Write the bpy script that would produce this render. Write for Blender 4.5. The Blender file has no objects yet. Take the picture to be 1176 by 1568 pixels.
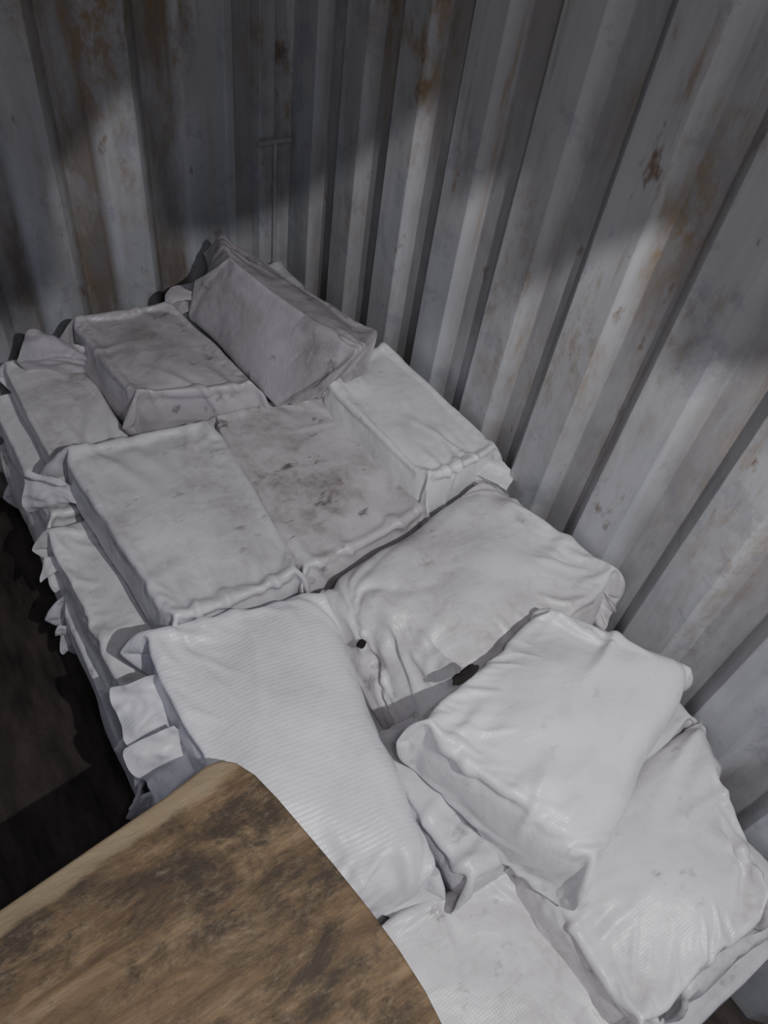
import bpy, bmesh, math, random
import numpy as np
from mathutils import Vector, Matrix, noise
random.seed(4)
SC=bpy.context.scene
def link(o): SC.collection.objects.link(o); return o
# ------------------------------------------------------------ materials
def newmat(name):
    m=bpy.data.materials.new(name); m.use_nodes=True
    nt=m.node_tree; b=nt.nodes['Principled BSDF']; return m,nt,b
def N(nt,t,**k):
    n=nt.nodes.new(t)
    for a,v in k.items():
        if a in n.inputs: n.inputs[a].default_value=v
        else: setattr(n,a,v)
    return n
def coords(nt,scale=(1,1,1),loc=(0,0,0),rot=(0,0,0)):
    tc=N(nt,'ShaderNodeTexCoord'); mp=N(nt,'ShaderNodeMapping')
    mp.inputs['Scale'].default_value=scale; mp.inputs['Location'].default_value=loc; mp.inputs['Rotation'].default_value=rot
    nt.links.new(tc.outputs['Object'],mp.inputs['Vector']); return mp.outputs['Vector']
def noi(nt,vec,scale,detail=4,rough=.55,dist=0):
    n=N(nt,'ShaderNodeTexNoise'); n.inputs['Scale'].default_value=scale; n.inputs['Detail'].default_value=detail
    n.inputs['Roughness'].default_value=rough; n.inputs['Distortion'].default_value=dist
    nt.links.new(vec,n.inputs['Vector']); return n.outputs['Fac']
def ramp(nt,fac,stops):
    r=N(nt,'ShaderNodeValToRGB'); e=r.color_ramp.elements
    while len(e)<len(stops): e.new(.5)
    for el,(p,c) in zip(e,stops):
        el.position=p; el.color=(c,c,c,1) if not hasattr(c,'__len__') else (*c,1)
    nt.links.new(fac,r.inputs['Fac']); return r.outputs['Color']
def mix(nt,fac,a,b):
    m=N(nt,'ShaderNodeMix',data_type='RGBA')
    for i,s in ((0,fac),(6,a),(7,b)):
        if isinstance(s,(int,float)): m.inputs[i].default_value=s
        elif isinstance(s,tuple): m.inputs[i].default_value=(*s,1)
        else: nt.links.new(s,m.inputs[i])
    return m.outputs[2]
def mul(nt,a,b,op='MULTIPLY'):
    m=N(nt,'ShaderNodeMath',operation=op)
    for i,s in ((0,a),(1,b)):
        if isinstance(s,(int,float)): m.inputs[i].default_value=s
        else: nt.links.new(s,m.inputs[i])
    return m.outputs[0]
def bump(nt,b,h,strength,dist,prev=None):
    n=N(nt,'ShaderNodeBump'); n.inputs['Strength'].default_value=strength; n.inputs['Distance'].default_value=dist
    nt.links.new(h,n.inputs['Height'])
    if prev: nt.links.new(prev,n.inputs['Normal'])
    nt.links.new(n.outputs['Normal'],b.inputs['Normal']); return n.outputs['Normal']

def mat_sack(name,base,dirt,seed,knit=0,rot=0):
    m,nt,b=newmat(name)
    v=coords(nt,loc=(seed*3.1,seed*1.7,seed))
    big=noi(nt,v,5,5,.6,.4); fine=noi(nt,v,28,6,.7,.6)
    d1=ramp(nt,big,[(.46-.10*dirt,0),(.66,1)])
    d2=ramp(nt,fine,[(.40,.3),(.66,1)])
    fac=mul(nt,mul(nt,d1,d2),.25+.68*dirt)
    tint=ramp(nt,noi(nt,v,2.2,2),[(.3,tuple(c*.9 for c in base)),(.7,base)])
    col=mix(nt,fac,tint,(.20,.165,.145))
    sc=ramp(nt,noi(nt,coords(nt,scale=(1,1.5,1),loc=(seed,seed*5,2)),14,5,.65),[(.64-.04*dirt,0),(.74-.05*dirt,1)])
    col=mix(nt,mul(nt,sc,.25+.5*dirt),col,(.075,.06,.055))
    nt.links.new(col,b.inputs['Base Color'])
    b.inputs['Roughness'].default_value=.37; b.inputs['Specular IOR Level'].default_value=.55
    cr=noi(nt,coords(nt,scale=(1,1.6,1),rot=(0,0,.5+seed)),17,2,.5,.8)
    n1=bump(nt,b,cr,.20,.013)
    w1=N(nt,'ShaderNodeTexWave',wave_type='BANDS',bands_direction='Y'); w1.inputs['Scale'].default_value=38 if knit else 65
    w1.inputs['Distortion'].default_value=.4
    nt.links.new(coords(nt,rot=(0,0,rot)),w1.inputs['Vector'])
    n2=bump(nt,b,w1.outputs['Fac'],.25 if knit else .11,.0013,n1)
    w2=N(nt,'ShaderNodeTexWave',wave_type='BANDS',bands_direction='X'); w2.inputs['Scale'].default_value=65
    nt.links.new(coords(nt,rot=(0,0,rot)),w2.inputs['Vector'])
    bump(nt,b,w2.outputs['Fac'],.11,.0012,n2)
    return m

XW,YW,ZC=1.04,1.88,2.12
def mat_wall(name,rust,axis,x0):
    m,nt,b=newmat(name)
    v=coords(nt); st=coords(nt,scale=(1,1,.12))
    sx=N(nt,'ShaderNodeSeparateXYZ'); nt.links.new(v,sx.inputs[0])
    hi=ramp(nt,mul(nt,sx.outputs[2],.5),[(.40,0),(.72,1)])      # weathering gets heavier towards the roof
    paint=ramp(nt,noi(nt,v,3,5,.6),[(.3,(.365,.375,.405)),(.7,(.53,.54,.57))])
    paint=mix(nt,mul(nt,hi,.5),paint,(.44,.425,.39))
    streak=ramp(nt,noi(nt,st,11,6,.65),[(.42,0),(.68,1)])
    col=mix(nt,mul(nt,streak,.5),paint,(.24,.24,.245))
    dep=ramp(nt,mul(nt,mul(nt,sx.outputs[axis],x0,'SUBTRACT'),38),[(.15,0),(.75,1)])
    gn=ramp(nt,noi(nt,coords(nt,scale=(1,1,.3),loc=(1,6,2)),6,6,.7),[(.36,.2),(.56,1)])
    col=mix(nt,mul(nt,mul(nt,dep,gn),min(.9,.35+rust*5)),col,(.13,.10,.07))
    r1=ramp(nt,noi(nt,coords(nt,scale=(1,1,.22),loc=(3,1,2)),7,7,.7,.5),[(.53-rust,0),(.68-rust,1)])
    r2=ramp(nt,noi(nt,coords(nt,scale=(1,1,.6),loc=(5,2,7)),30,6,.7),[(.42,.15),(.60,1)])
    rs=mul(nt,mul(nt,hi,.6),.4,'ADD')
    col=mix(nt,mul(nt,mul(nt,r1,r2),rs),col,(.235,.155,.07))
    # thin rust runs
    r3=ramp(nt,noi(nt,coords(nt,scale=(1,1,.07),loc=(7,3,5)),24,5,.65),[(.60,0),(.70,1)])
    col=mix(nt,mul(nt,r3,mul(nt,hi,.6)),col,(.22,.14,.065))
    sp=ramp(nt,noi(nt,coords(nt,scale=(1,1,.5),loc=(9,4,1)),14,5,.62),[(.65,0),(.72,1)])
    col=mix(nt,mul(nt,sp,.85),col,(.16,.09,.045))
    ch=ramp(nt,noi(nt,coords(nt,loc=(2,8,3)),9,6,.75),[(.56,0),(.60,1)])
    col=mix(nt,mul(nt,ch,.3),col,(.20,.20,.25))
    nt.links.new(col,b.inputs['Base Color'])
    b.inputs['Roughness'].default_value=.40; b.inputs['Specular IOR Level'].default_value=.5
    bump(nt,b,noi(nt,v,40,5,.7),.25,.004)
    return m

def mat_plain(name,c1,c2,scale=8,rough=.8,bs=.4,bd=.01,st=(1,1,1)):
    m,nt,b=newmat(name); v=coords(nt,scale=st)
    nt.links.new(ramp(nt,noi(nt,v,scale,6,.65),[(.35,c1),(.65,c2)]),b.inputs['Base Color'])
    b.inputs['Roughness'].default_value=rough
    bump(nt,b,noi(nt,v,scale*5,5,.7),bs,bd); return m

# ------------------------------------------------------------ container shell
def corr_profile(a0,a1,phase,pitch=.21,depth=.027):
    pts=[]; k=math.floor((a0-phase)/pitch)-1; a=phase+k*pitch
    while a<a1+pitch:
        for da,d in ((0,0),(.030,depth),(.094,depth),(.124,0)):
            if a0<=a+da<=a1: pts.append((a+da,d))
        a+=pitch
    pts=[(a0,pts[0][1])]+pts+[(a1,pts[-1][1])]
    return pts
def wall_mesh(name,pts,z0,z1,mat,thick=.004):
    bm=bmesh.new()
    lo=[bm.verts.new((x,y,z0)) for x,y in pts]; hi=[bm.verts.new((x,y,z1)) for x,y in pts]
    for i in range(len(pts)-1): bm.faces.new((lo[i],lo[i+1],hi[i+1],hi[i]))
    me=bpy.data.meshes.new(name); bm.to_mesh(me); bm.free(); me.materials.append(mat)
    o=link(bpy.data.objects.new(name,me))
    s=o.modifiers.new('s','SOLIDIFY'); s.thickness=thick; s.offset=0
    bv=o.modifiers.new('b','BEVEL'); bv.width=.006; bv.segments=3; bv.limit_method='ANGLE'; bv.angle_limit=.5
    return o
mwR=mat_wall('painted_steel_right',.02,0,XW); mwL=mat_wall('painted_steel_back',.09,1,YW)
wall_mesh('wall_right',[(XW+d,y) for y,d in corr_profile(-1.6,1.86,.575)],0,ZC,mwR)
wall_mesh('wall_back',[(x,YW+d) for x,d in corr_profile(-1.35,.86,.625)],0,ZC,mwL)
pp=[(.84,YW+.02),(.855,YW-.012),(.875,YW-.012),(.885,YW+.01),(.935,YW+.012),(.945,YW-.02),(.985,YW-.02),(.995,YW+.006),(1.02,YW+.006),(1.045,YW-.02),(1.045,YW-.075),(1.06,YW-.09)]
wall_mesh('trim_corner_post',pp,0,ZC,mwL,.006)
def box(name,a,b,mat):
    bm=bmesh.new(); bmesh.ops.create_cube(bm,size=1)
    for v in bm.verts: v.co=Vector([(a[i]+b[i])/2+v.co[i]*(b[i]-a[i]) for i in range(3)])
    me=bpy.data.meshes.new(name); bm.to_mesh(me); bm.free(); me.materials.append(mat)
    return link(bpy.data.objects.new(name,me))
box('floor',(-1.35,-1.6,-.03),(1.08,1.92,0),mat_plain('dirty_wooden_floor',(.014,.010,.008),(.075,.057,.047),5,.75,.6,.01,(2.5,.7,1)))
bm=bmesh.new()
def rod(a,b,r):
    a,b=Vector(a),Vector(b); d=b-a
    M=Matrix.Translation((a+b)/2)@d.to_track_quat('Z','Y').to_matrix().to_4x4()
    bmesh.ops.create_cone(bm,cap_ends=True,segments=12,radius1=r,radius2=r,depth=d.length,matrix=M)
rod((.985,YW-.034,.60),(.985,YW-.034,1.02),.006); rod((.93,YW-.036,1.02),(1.03,YW-.036,1.02),.007)
rod((.985,YW-.034,.99),(.985,YW+.0,.99),.006); rod((.985,YW-.034,.64),(.985,YW+.0,.64),.006)
me=bpy.data.meshes.new('lashing_bar'); bm.to_mesh(me); bm.free(); me.materials.append(mwL); link(bpy.data.objects.new('lashing_bar',me))
# ------------------------------------------------------------ lamp + unseen blocker added to cast the jagged shadow edge
L=Vector((.30,-.5,2.34))
edge=[(XW,-1.6,1.5),(XW,.10,1.40),(XW,.33,1.2),(XW,.36,1.34),(XW,.57,1.17),(XW,.63,1.42),(XW,.77,1.28),(XW,.80,1.24),(XW,.95,1.07),(XW,1.0,1.33),
      (XW,1.18,1.15),(XW,1.25,1.36),(XW,1.5,1.12),(XW,1.7,.95),(XW,YW,.8),(.84,YW,.75),(.66,YW,.8),(.62,YW,1.18),(.41,YW,.99),(.38,YW,.72),(.2,YW,.62),(-.1,YW,.8),(-1.35,YW,.9)]
bm=bmesh.new(); pi=[];po=[]
for e in edge:
    B=Vector(e); s=(L.z-ZC)/(L.z-B.z); P=L+(B-L)*s  # blocker rim projected back from the wanted shadow line on the walls
    pi.append(bm.verts.new((P.x,P.y,ZC))); po.append(bm.verts.new((B.x+(.04 if B.x==XW else 0),B.y+(.04 if B.y==YW else 0),ZC)))
for i in range(len(pi)-1): bm.faces.new((pi[i],pi[i+1],po[i+1],po[i]))
me=bpy.data.meshes.new('shadow_edge_blocker'); bm.to_mesh(me); bm.free(); me.materials.append(mwR); co=link(bpy.data.objects.new('shadow_edge_blocker',me))
def light(name,loc,power,size,col):
    l=bpy.data.lights.new(name,'POINT'); l.energy=power; l.shadow_soft_size=size; l.color=col
    o=link(bpy.data.objects.new(name,l)); o.location=loc; return o
light('work_lamp',L,80,.007,(.985,.975,1))
light('camera_fill',(.10,-.03,2.03),7.5,.03,(.98,.965,1))  # fill light added near the camera to soften dark contact shadows
w=bpy.data.worlds.new('World'); SC.world=w; w.use_nodes=True
w.node_tree.nodes['Background'].inputs[0].default_value=(.77,.81,1,1); w.node_tree.nodes['Background'].inputs[1].default_value=.21

# ------------------------------------------------------------ cloth relaxation: a sewn flat bag stretched over a block
A0,B0,C0=.30,.48,.17
def relax_bag(seed,slx=1.03,sly=.03,rad=.016,lump=.004,crown=.008,suck=.00005,h=.006,levels=((4,170,8),(2,90,8),(1,50,8)),C=C0):
    rs=np.random.RandomState(seed)
    Wd=(A0+C)*slx; Ln=B0+C+sly
    nx=int(Wd/h/4)*4; ny=int(Ln/h/4)*4
    ph=rs.rand(12)*6.28
    def bilump(P):
        x,y,z=P[...,0],P[...,1],P[...,2]
        l=lump*(np.sin(x*17+ph[0])*np.sin(y*13+ph[1])+.6*np.sin(x*31+y*9+ph[2])*np.sin(y*23+ph[3]))
        cx=np.clip(1-(2*x/A0)**2,0,1); cy=np.clip(1-(2*y/B0)**2,0,1); cz=np.clip(1-(2*z/C0)**2,0,1)
        return l+crown*cx*cy+.014*cz-crown*.6*(np.clip(np.abs(2*x/A0),0,1)*np.clip(np.abs(2*y/B0),0,1))**6
    P=None
    for li,(st,steps,its) in enumerate(levels):
        mx,my=nx//st+1,ny//st+1; hx=Wd/(mx-1); hy=Ln/(my-1)
        if P is None:
            gx,gy=np.meshgrid(np.linspace(-Wd/2,Wd/2,mx),np.linspace(-Ln/2,Ln/2,my),indexing='ij')
            P=np.zeros((2,mx,my,3)); P[...,0]=gx; P[...,1]=gy
            P[0,...,2]=.004; P[1,...,2]=-.004
        else:
            Q=np.zeros((2,P.shape[1]*2-1,P.shape[2],3)); Q[:,::2]=P; Q[:,1::2]=(P[:,1:]+P[:,:-1])/2; P=Q
            Q=np.zeros((2,P.shape[1],P.shape[2]*2-1,3)); Q[:,:,::2]=P; Q[:,:,1::2]=(P[:,:,1:]+P[:,:,:-1])/2; P=Q
        P=P+rs.randn(*P.shape)*hx*.05
        V=np.zeros_like(P)
        hd=math.hypot(hx,hy)
        def con(a,b,L0,k,kc=None):
            d=b-a; l=np.sqrt((d*d).sum(-1,keepdims=True))+1e-9
            e=(l-L0)/l
            if kc is not None: e=np.where(l<L0,e*kc,e*k)
            else: e=e*k
            c=d*(.5*e); a+=c; b-=c
        for s in range(steps):
            f=min(1,.1+s/(steps*.6)) if li==0 else 1
            half=np.array([A0/2,B0/2,C/2*f]); r=min(rad,half[2]*.9)
            V*=.90
            q=np.clip(P,-half,half); d=P-q; l=np.sqrt((d*d).sum(-1,keepdims=True))+1e-9
            V-=d/l*np.minimum(1,l/.02)*suck*st
            old=P.copy(); P=P+V
            for it in range(its):
                for p in (0,1):
                    n=(P.shape[1]-p)//2; con(P[:,p:p+2*n:2],P[:,p+1:p+1+2*n:2],hx,1.,.6)
                    n=(P.shape[2]-p)//2; con(P[:,:,p:p+2*n:2],P[:,:,p+1:p+1+2*n:2],hy,1.,.6)
                for p in (0,1):
                    n=(P.shape[1]-p)//2
                    con(P[:,p:p+2*n:2,:-1],P[:,p+1:p+1+2*n:2,1:],hd,.5,.2)
                    con(P[:,p:p+2*n:2,1:],P[:,p+1:p+1+2*n:2,:-1],hd,.5,.2)
                for q in (0,1,2,3):
                    X=P[:,q::4]; Yv=P[:,q+2::4]; n=min(X.shape[1],Yv.shape[1]); con(X[:,:n],Yv[:,:n],2*hx,.18)
                    X=P[:,:,q::4]; Yv=P[:,:,q+2::4]; n=min(X.shape[2],Yv.shape[2]); con(X[:,:,:n],Yv[:,:,:n],2*hy,.18)
                for k in (0,-1):
                    mid=(P[0][:,k]+P[1][:,k])/2; P[0][:,k]=mid; P[1][:,k]=mid
                    mid=(P[0][k]+P[1][k])/2; P[0][k]=mid; P[1][k]=mid
                lm=bilump(P)[...,None]
                inner=half-r; q=np.clip(P,-inner,inner); d=P-q; l=np.sqrt((d*d).sum(-1,keepdims=True))+1e-9
                rr=r+lm*f
                ins=(l<1e-6); tgt=q+d/l*rr
                t2=P.copy(); t2[0,...,2]=half[2]; t2[1,...,2]=-half[2]
                P=np.where(ins,t2,np.where(l<rr,tgt,P))
                P[...,2]=np.maximum(P[...,2],-C/2-.004)
                dz=P[0,...,2]-P[1,...,2]; c=np.maximum(0,.0015-dz)/2; c[0]=c[-1]=0; c[:,0]=c[:,-1]=0
                P[0,...,2]+=c; P[1,...,2]-=c
            V=(P-old)
            vm=np.sqrt((V*V).sum(-1,keepdims=True)); V*=np.minimum(1,.01/(vm+1e-9))
    return P
PROT=[relax_bag(1,slx=1.03,sly=.02,rad=.020,crown=.010),relax_bag(2,slx=1.04,sly=.04,rad=.024,lump=.005,crown=.014),relax_bag(3,slx=1.05,sly=.02,rad=.036,lump=.007,crown=.026)]
def sack(top,bot,mat,seed,proto=0,flip=(1,1),ear=(1,1,1,1),coarse=1,stars=(),fold=1.,flaps=(),name='woven_sack'):
    """corners: (-u-v),(+u-v),(+u+v),(-u+v); v is the long axis. ear = how far loose cloth may stick out on -u,+u,-v,+v"""
    T=np.array(top,float); Bq=np.array(bot,float); rs=np.random.RandomState(seed)
    P=PROT[proto]
    ix=sorted(set(list(range(0,P.shape[1],coarse))+[P.shape[1]-1])); iy=sorted(set(list(range(0,P.shape[2],coarse))+[P.shape[2]-1]))
    gx=(np.array(ix)/(P.shape[1]-1)-.5)*(A0+C0); gy=(np.array(iy)/(P.shape[2]-1)-.5)*(B0+C0)
    P=P[:,ix][:,:,iy].copy(); sh=P.shape
    GX,GY=np.meshgrid(gx,gy,indexing='ij'); D=np.zeros(sh[:3])
    nf=int((9 if coarse==1 else 4)*fold)
    for sheet in (0,1):
        for k in range(nf):
            kind=rs.rand(); sg=rs.choice((-1,1))
            if kind<.85: x0=rs.uniform(-.15,.15); y0=sg*rs.uniform(.20,.28); an=math.pi/2+rs.uniform(-.5,.5); am=rs.uniform(.003,.008)
            else: x0=sg*rs.uniform(.11,.18); y0=rs.uniform(-.25,.25); an=rs.uniform(-.7,.7); am=rs.uniform(.0015,.003)
            dx,dy=math.cos(an),math.sin(an)
            if dx*x0+dy*y0>0: dx,dy=-dx,-dy
            ln=rs.uniform(.12,.28); wd=rs.uniform(.005,.011)
            cv=rs.uniform(-1.2,1.2)
            s=(GX-x0)*dx+(GY-y0)*dy; t=-(GX-x0)*dy+(GY-y0)*dx-cv*s*s
            tap=np.clip((s+.05)/.06,0,1)*np.clip((ln-s)/(ln*.8),0,1)
            ww=wd*(1+1.2*np.clip(s/ln,0,1))
            D[sheet]+=am*tap*(np.exp(-(t/ww)**2)-.45*np.exp(-((t-2*ww)/(1.3*ww))**2))
    D[:,0]=0;D[:,-1]=0;D[:,:,0]=0;D[:,:,-1]=0
    u=P[...,0]/(A0/2)*flip[0]; v=P[...,1]/(B0/2)*flip[1]; w=P[...,2]/(C0/2)
    def lim(t,kn,kp):
        ex=np.maximum(0,np.abs(t)-1.04); k=np.where(t<0,kn,kp)
        return np.sign(t)*(np.minimum(np.abs(t),1.04)+k*np.tanh(ex/k))
    u=lim(u,ear[0],ear[1]); v=lim(v,ear[2],ear[3])
    def bl(q): 
        q=q[:,None,None,None,:]
        U,Vv=u[...,None],v[...,None]
        return (q[0]*(1-U)*(1-Vv)+q[1]*(1+U)*(1-Vv)+q[2]*(1+U)*(1+Vv)+q[3]*(1-U)*(1+Vv))/4
    Wn=w[...,None]; G=bl(T)*(1+Wn)/2+bl(Bq)*(1-Wn)/2
    mx,my=sh[1],sh[2]
    idx=np.arange(2*mx*my).reshape(2,mx,my)
    idx[1,0]=idx[0,0]; idx[1,-1]=idx[0,-1]; idx[1,:,0]=idx[0,:,0]; idx[1,:,-1]=idx[0,:,-1]
    f0=np.stack([idx[0,:-1,:-1],idx[0,1:,:-1],idx[0,1:,1:],idx[0,:-1,1:]],-1).reshape(-1,4)
    f1=np.stack([idx[1,:-1,:-1],idx[1,:-1,1:],idx[1,1:,1:],idx[1,1:,:-1]],-1).reshape(-1,4)
    me=bpy.data.meshes.new(name); me.from_pydata(G.reshape(-1,3).tolist(),[],np.concatenate([f0,f1]).tolist())
    bm=bmesh.new(); bm.from_mesh(me)
    bmesh.ops.recalc_face_normals(bm,faces=bm.faces[:]); bm.normal_update(); bm.verts.ensure_lookup_table()
    Dl=D.reshape(-1).tolist()
    off=seed*7.77; ds=[]
    for i,x in enumerate(bm.verts):
        c=x.co; d=Dl[i]+.006*noise.noise(Vector((c.x*9+off,c.y*9,c.z*9)))+.001*noise.noise(Vector((c.x*32+off,c.y*32,c.z*32)))
        for s,R,A in stars:
            q=c-Vector(s); l=q.length
            if l<R*1.7:
                ang=math.atan2(q.z*1.2-q.y*.8,q.x)
                fo=abs(math.sin(ang*5.5+2*noise.noise(q*9)+off))
                d+=A*(fo-.5)*math.exp(-(l/R)**2)*min(1,l/.025)-A*1.6*math.exp(-(l/.022)**2)
        ds.append(d)
    for x,d in zip(list(bm.verts),ds): x.co+=x.normal*d
    bmesh.ops.delete(bm,geom=[x for x in bm.verts if not x.link_faces],context='VERTS')
    # loose bag-mouth flaps: gathered at the sack, fanning out to a crumpled fish-tail
    for (base,tip,w0,w1,upv) in flaps:
        base=Vector(base); dr=Vector(tip)-base; ln=dr.length; dr.normalize(); up=Vector(upv); up=(up-dr*up.dot(dr)).normalized(); nr=dr.cross(up)
        o1=rs.uniform(0,50); na,nb=16,20; g=[]
        for i in range(na+1):
            s=i/na; row=[]
            wv=w0+(w1-w0)*(s**1.2)
            for j in range(nb+1):
                t=j/nb*2-1
                edge=.5+.5*noise.noise(Vector((t*1.8,o1,3)))
                l=-.02+(ln+.02)*s*(.80+.22*edge-.14*(abs(t)**3))
                pl=.018*math.sin(t*4.2+o1+s)*(.3+.7*s)+.014*noise.noise(Vector((s*3.2,t*2.6,o1)))+.006*noise.noise(Vector((s*8,t*7,o1)))
                sag=-.03*s*s
                row.append(bm.verts.new(base+dr*l+up*(t*wv/2*(1-.25*s*math.cos(t*3)))+nr*pl+Vector((0,0,sag))))
            g.append(row)
        for i in range(na):
            for j in range(nb): bm.faces.new((g[i][j],g[i+1][j],g[i+1][j+1],g[i][j+1]))
    for f in bm.faces: f.smooth=True
    bm.to_mesh(me); bm.free(); me.materials.append(mat)
    o=link(bpy.data.objects.new(name,me))
    if coarse==1:
        ss=o.modifiers.new('s','SUBSURF'); ss.levels=1; ss.render_levels=1
    return o
W=(.83,.82,.835)
mA=mat_sack('white_woven_poly_clean',W,.25,1); mB=mat_sack('white_woven_poly_grimy',(.62,.60,.61),1.0,2.3)
mC=mat_sack('white_knit_poly',(.81,.805,.85),0,3.1,knit=1,rot=.12); mD=mat_sack('white_woven_poly_dusty',(.76,.74,.75),.5,4.4)
mE=mat_sack('white_woven_poly_worn',(.69,.675,.705),.4,5.2); mF=mat_sack('woven_poly_soiled',(.50,.475,.50),.75,6.1)
def S(q,zt,zb,mat,seed,g=0,qb=None,**k):
    if not hasattr(zt,'__len__'): zt=[zt]*4
    if not hasattr(zb,'__len__'): zb=[zb]*4
    cx=sum(p[0] for p in q)/4; cy=sum(p[1] for p in q)/4; qb=qb or q
    return sack([(x,y,z) for (x,y),z in zip(q,zt)],[(x+(x-cx)*g,y+(y-cy)*g,z) for (x,y),z in zip(qb,zb)],mat,seed,**k)
n=.05; UZ=(0,0,1)
S([(.22,.80),(.49,.79),(.515,1.27),(.19,1.31)],[.68,.67,.67,.68],.50,mE,4,proto=1,ear=(.4,n,.06,.15),fold=1.5,
  flaps=[((.19,1.26,.59),(.075,1.37,.61),.06,.13,UZ)])
S([(.50,.79),(.82,.81),(.80,1.25),(.53,1.29)],.67,.50,mB,5,proto=0,ear=(n,n,.12,n))
S([(.82,.83),(1.03,.84),(.99,1.26),(.79,1.22)],.75,.60,mA,16,proto=1,flip=(-1,1),ear=(n,.06,.25,n),fold=1.3,
  flaps=[((.98,.84,.69),(1.03,.755,.735),.05,.09,(.5,.3,1))])
S([(.525,.73),(.60,.39),(1.03,.445),(.965,.79)],[.70,.705,.73,.73],[.50,.50,.54,.54],mD,7,qb=[(.50,.72),(.515,.33),(1.03,.43),(.965,.79)],proto=2,flip=(1,-1),ear=(n,.10,.2,.08),stars=[((.525,.56,.63),.19,.018)],fold=1.1,
  flaps=[((1.0,.46,.67),(1.03,.39,.66),.04,.07,(.5,.3,1))])
S([(.16,.23),(.415,.20),(.51,.74),(.17,.785)],[.66,.66,.67,.67],.49,mC,9,proto=2,flip=(-1,-1),ear=(.3,.12,.15,.06),fold=1.4,
  flaps=[((.16,.70,.60),(.06,.72,.57),.10,.13,(0,.8,1)),((.15,.60,.57),(.06,.61,.51),.10,.13,(0,1,.7))])
S([(.47,.35),(.565,.05),(.975,.20),(.81,.43)],[.80,.80,.80,.78],[.62,.62,.64,.64],mA,10,proto=2,flip=(-1,1),ear=(.12,.12,.12,.1),fold=1.3)
S([(.455,.44),(.455,.14),(1.02,.15),(1.02,.40)],[.605,.62,.62,.60],.49,mE,13,proto=0,ear=(n,n,.1,n),fold=1.3)
S([(.56,.12),(.55,-.15),(.85,-.15),(1.03,.14)],[.61,.63,.65,.64],.47,mD,11,proto=2,ear=(n,.15,.12,n),fold=1.6)
S([(.24,-.24),(.60,-.22),(.565,.13),(.30,.18)],.52,.35,mD,12,proto=0,ear=(n,.15,n,n))
S([(.38,1.38),(.64,1.28),(.58,1.64),(.34,1.69)],[.72,.73,.74,.73],[.56,.56,.56,.56],mF,2,proto=1,flip=(1,-1),g=.04,ear=(.4,n,.15,.3),
  flaps=[((.34,1.62,.66),(.195,1.72,.69),.07,.14,UZ)])
T1=[(.68,1.52,.92),(.775,1.09,.92),(.895,1.18,.87),(.75,1.70,.87)]
B1=[(.61,1.60,.73),(.66,1.21,.72),(.78,1.22,.70),(.72,1.70,.70)]
sack([T1[1],T1[2],T1[3],T1[0]],[B1[1],B1[2],B1[3],B1[0]],mF,3,proto=0,ear=(.1,.1,.2,.4),fold=1.4,flaps=[((.64,1.59,.77),(.56,1.66,.79),.04,.06,UZ)])
def layer(z0,z1,cols,rows,seed,skip=()):
    i=0
    for ci,(x0,x1) in enumerate(cols):
        for ri,(y0,y1) in enumerate(rows):
            i+=1
            if (ci,ri) in skip: continue
            j=[random.uniform(-.015,.015) for _ in range(4)]
            zm=(z0+z1)/2
            fl=[((x0+.015,y1-.05,zm),(x0-.055,y1-.03+j[2],zm),.06,.09,UZ)] if ci==0 and y1<1.4 and z1>.2 else []
            S([(x0+j[0],y0+.005),(x1-.005,y0+.005),(x1-.005,y1-.005),(x0+j[1],y1-.005)],z1,z0,random.choice([mA,mE,mD]),seed+i,proto=(i+seed//10)%3,
              flip=(random.choice((1,-1)),random.choice((1,-1))),coarse=1 if ci==0 else 3,ear=(.35 if ci==0 else n,n,n,n),flaps=fl)
cols=[(.11,.40),(.41,.71),(.72,1.015)]
layer(.335,.495,cols,[(-.2,.15),(.2,.72),(.76,1.26),(1.30,1.78)],20,skip=((0,0),(1,0)))
layer(.17,.330,[(.085,.38),(.39,.70),(.71,1.015)],[(-.25,.15),(.17,.66),(.68,1.20),(1.22,1.80)],40)
layer(.0,.165,[(.10,.38),(.39,.70),(.71,1.015)],[(-.2,.18),(.2,.70),(.72,1.22),(1.24,1.80)],60)
S([(.17,1.34),(.34,1.32),(.34,1.75),(.17,1.76)],.60,.50,mD,80,proto=1,ear=(.35,n,.1,n))
S([(.60,1.32),(.98,1.30),(.98,1.80),(.64,1.80)],.68,.50,mE,81,coarse=2,ear=(n,n,n,n))
for i,(z0,z1) in enumerate([(0,.17),(.175,.35),(.355,.53),(.535,.70)]):
    S([(-.75,-.38),(-.30,-.38),(-.30,.10),(-.75,.10)],z1,z0,mD,90+i,coarse=3,ear=(n,n,n,n))
# ------------------------------------------------------------ wooden board
m,nt,b=newmat('mouldy_raw_wood')
vg=coords(nt,scale=(1,6,1),rot=(0,0,-.13))
g1=noi(nt,vg,5,9,.7,.4); blot=noi(nt,coords(nt,scale=(1.0,1.7,1),rot=(0,0,-.13)),6,10,.8,.4)
col=ramp(nt,g1,[(.28,(.075,.046,.026)),(.5,(.20,.132,.070)),(.72,(.37,.265,.155))])
col=mix(nt,ramp(nt,blot,[(.45,0),(.59,.88)]),col,(.048,.037,.026))
col=mix(nt,ramp(nt,noi(nt,coords(nt,scale=(1.5,2.5,1),loc=(4,1,1)),26,8,.85),[(.54,0),(.66,.55)]),col,(.29,.245,.17))
sx=N(nt,'ShaderNodeSeparateXYZ'); nt.links.new(coords(nt,rot=(0,0,-.13)),sx.inputs[0])
wob=mul(nt,sx.outputs['Y'],mul(nt,noi(nt,coords(nt),12,4),.03),'ADD')
st=ramp(nt,wob,[(.438,0),(.446,1)])
col=mix(nt,mul(nt,st,.85),col,mix(nt,g1,(.13,.09,.055),(.50,.40,.25)))
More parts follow.
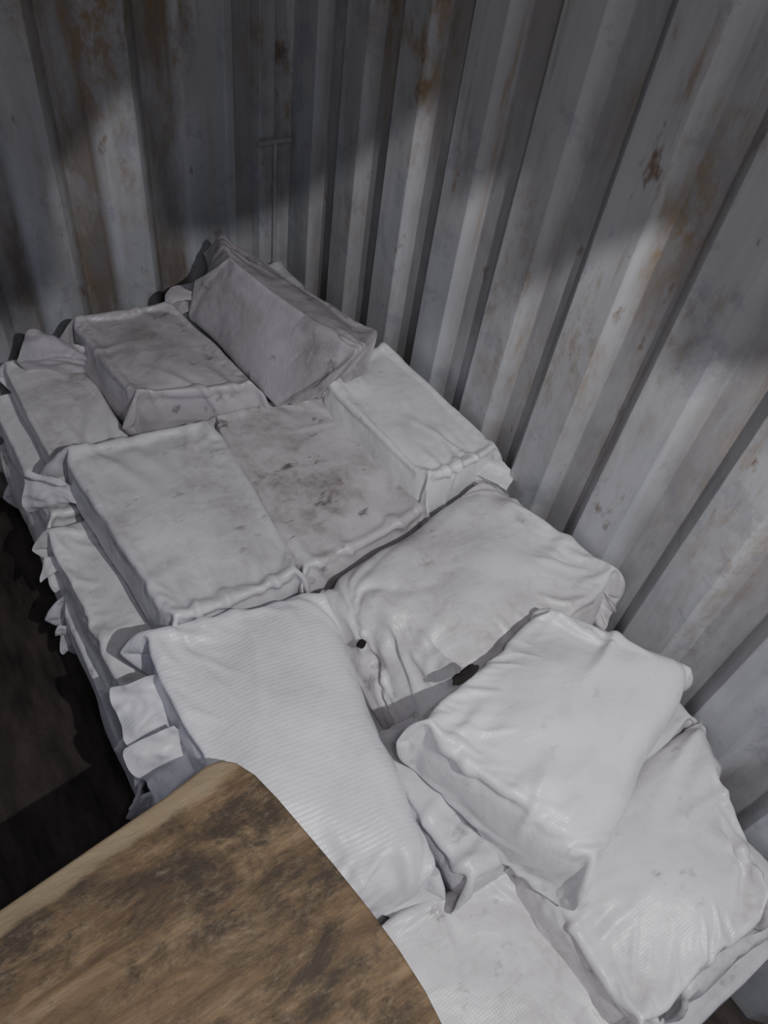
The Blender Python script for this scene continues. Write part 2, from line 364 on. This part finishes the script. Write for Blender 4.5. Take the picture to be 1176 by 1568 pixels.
nt.links.new(col,b.inputs['Base Color']); b.inputs['Roughness'].default_value=.6
n1=bump(nt,b,g1,.5,.008); bump(nt,b,blot,.6,.008,n1)
pts=[(-1.0,.345),(-.176,.44),(.077,.473),(.150,.487),(.176,.484),(.195,.468),(.212,.435),(.225,.385),(.236,.33),(.25,.26),(.264,.176),(.272,.11),(.275,.05),(.270,-.03),(.255,-.12),(.22,-.25),(.18,-.4),(-1.0,-.45)]
bm=bmesh.new(); f=bm.faces.new([bm.verts.new((x,y,.705)) for x,y in pts]); 
ex=bmesh.ops.extrude_face_region(bm,geom=[f])
for v in ex['geom']:
    if isinstance(v,bmesh.types.BMVert): v.co.z=.745
bmesh.ops.recalc_face_normals(bm,faces=bm.faces[:])
me=bpy.data.meshes.new('wooden_board'); bm.to_mesh(me); bm.free(); me.materials.append(m)
bo=link(bpy.data.objects.new('wooden_board',me)); bv=bo.modifiers.new('b','BEVEL'); bv.width=.006; bv.segments=3; bv.limit_method='ANGLE'; bv.angle_limit=.9
mk=mat_plain('near_black_matte',(.006,.005,.004),(.02,.015,.012),60)  # near-black lumps added for the two dark marks between the sacks
def dark_lump(p,ln,wd,ang,tilt=0):
    bm=bmesh.new(); bmesh.ops.create_icosphere(bm,subdivisions=3,radius=1)
    for v in bm.verts:
        k=noise.noise(v.co*2.3+Vector((p[0]*50,0,0)))*.4+1
        v.co=Vector((v.co.x*ln*k,v.co.y*wd*k,v.co.z*.008*k))
    me=bpy.data.meshes.new('dark_mark'); bm.to_mesh(me); bm.free(); me.materials.append(mk)
    o=link(bpy.data.objects.new('dark_mark',me)); o.location=p; o.rotation_euler=(tilt,0,ang)
dark_lump((.580,.388,.812),.028,.010,.12,.5)
dark_lump((.515,.59,.668),.010,.008,.4,.3)
# ------------------------------------------------------------ camera
X=Vector((.833,-.346,.432)).normalized(); Z=Vector((.12,-.649,-.751)).normalized()
X=(X-Z*X.dot(Z)).normalized(); Y=Z.cross(X)
R=Matrix(((X.x,-X.y,-X.z),(Y.x,-Y.y,-Y.z),(Z.x,-Z.y,-Z.z)))
cd=bpy.data.cameras.new('camera'); cam=link(bpy.data.objects.new('camera',cd))
cd.sensor_fit='VERTICAL'; cd.sensor_height=36; cd.lens=27; cd.clip_start=.02
cam.matrix_world=Matrix.Translation((0,0,1.95))@R.to_4x4()
SC.camera=cam
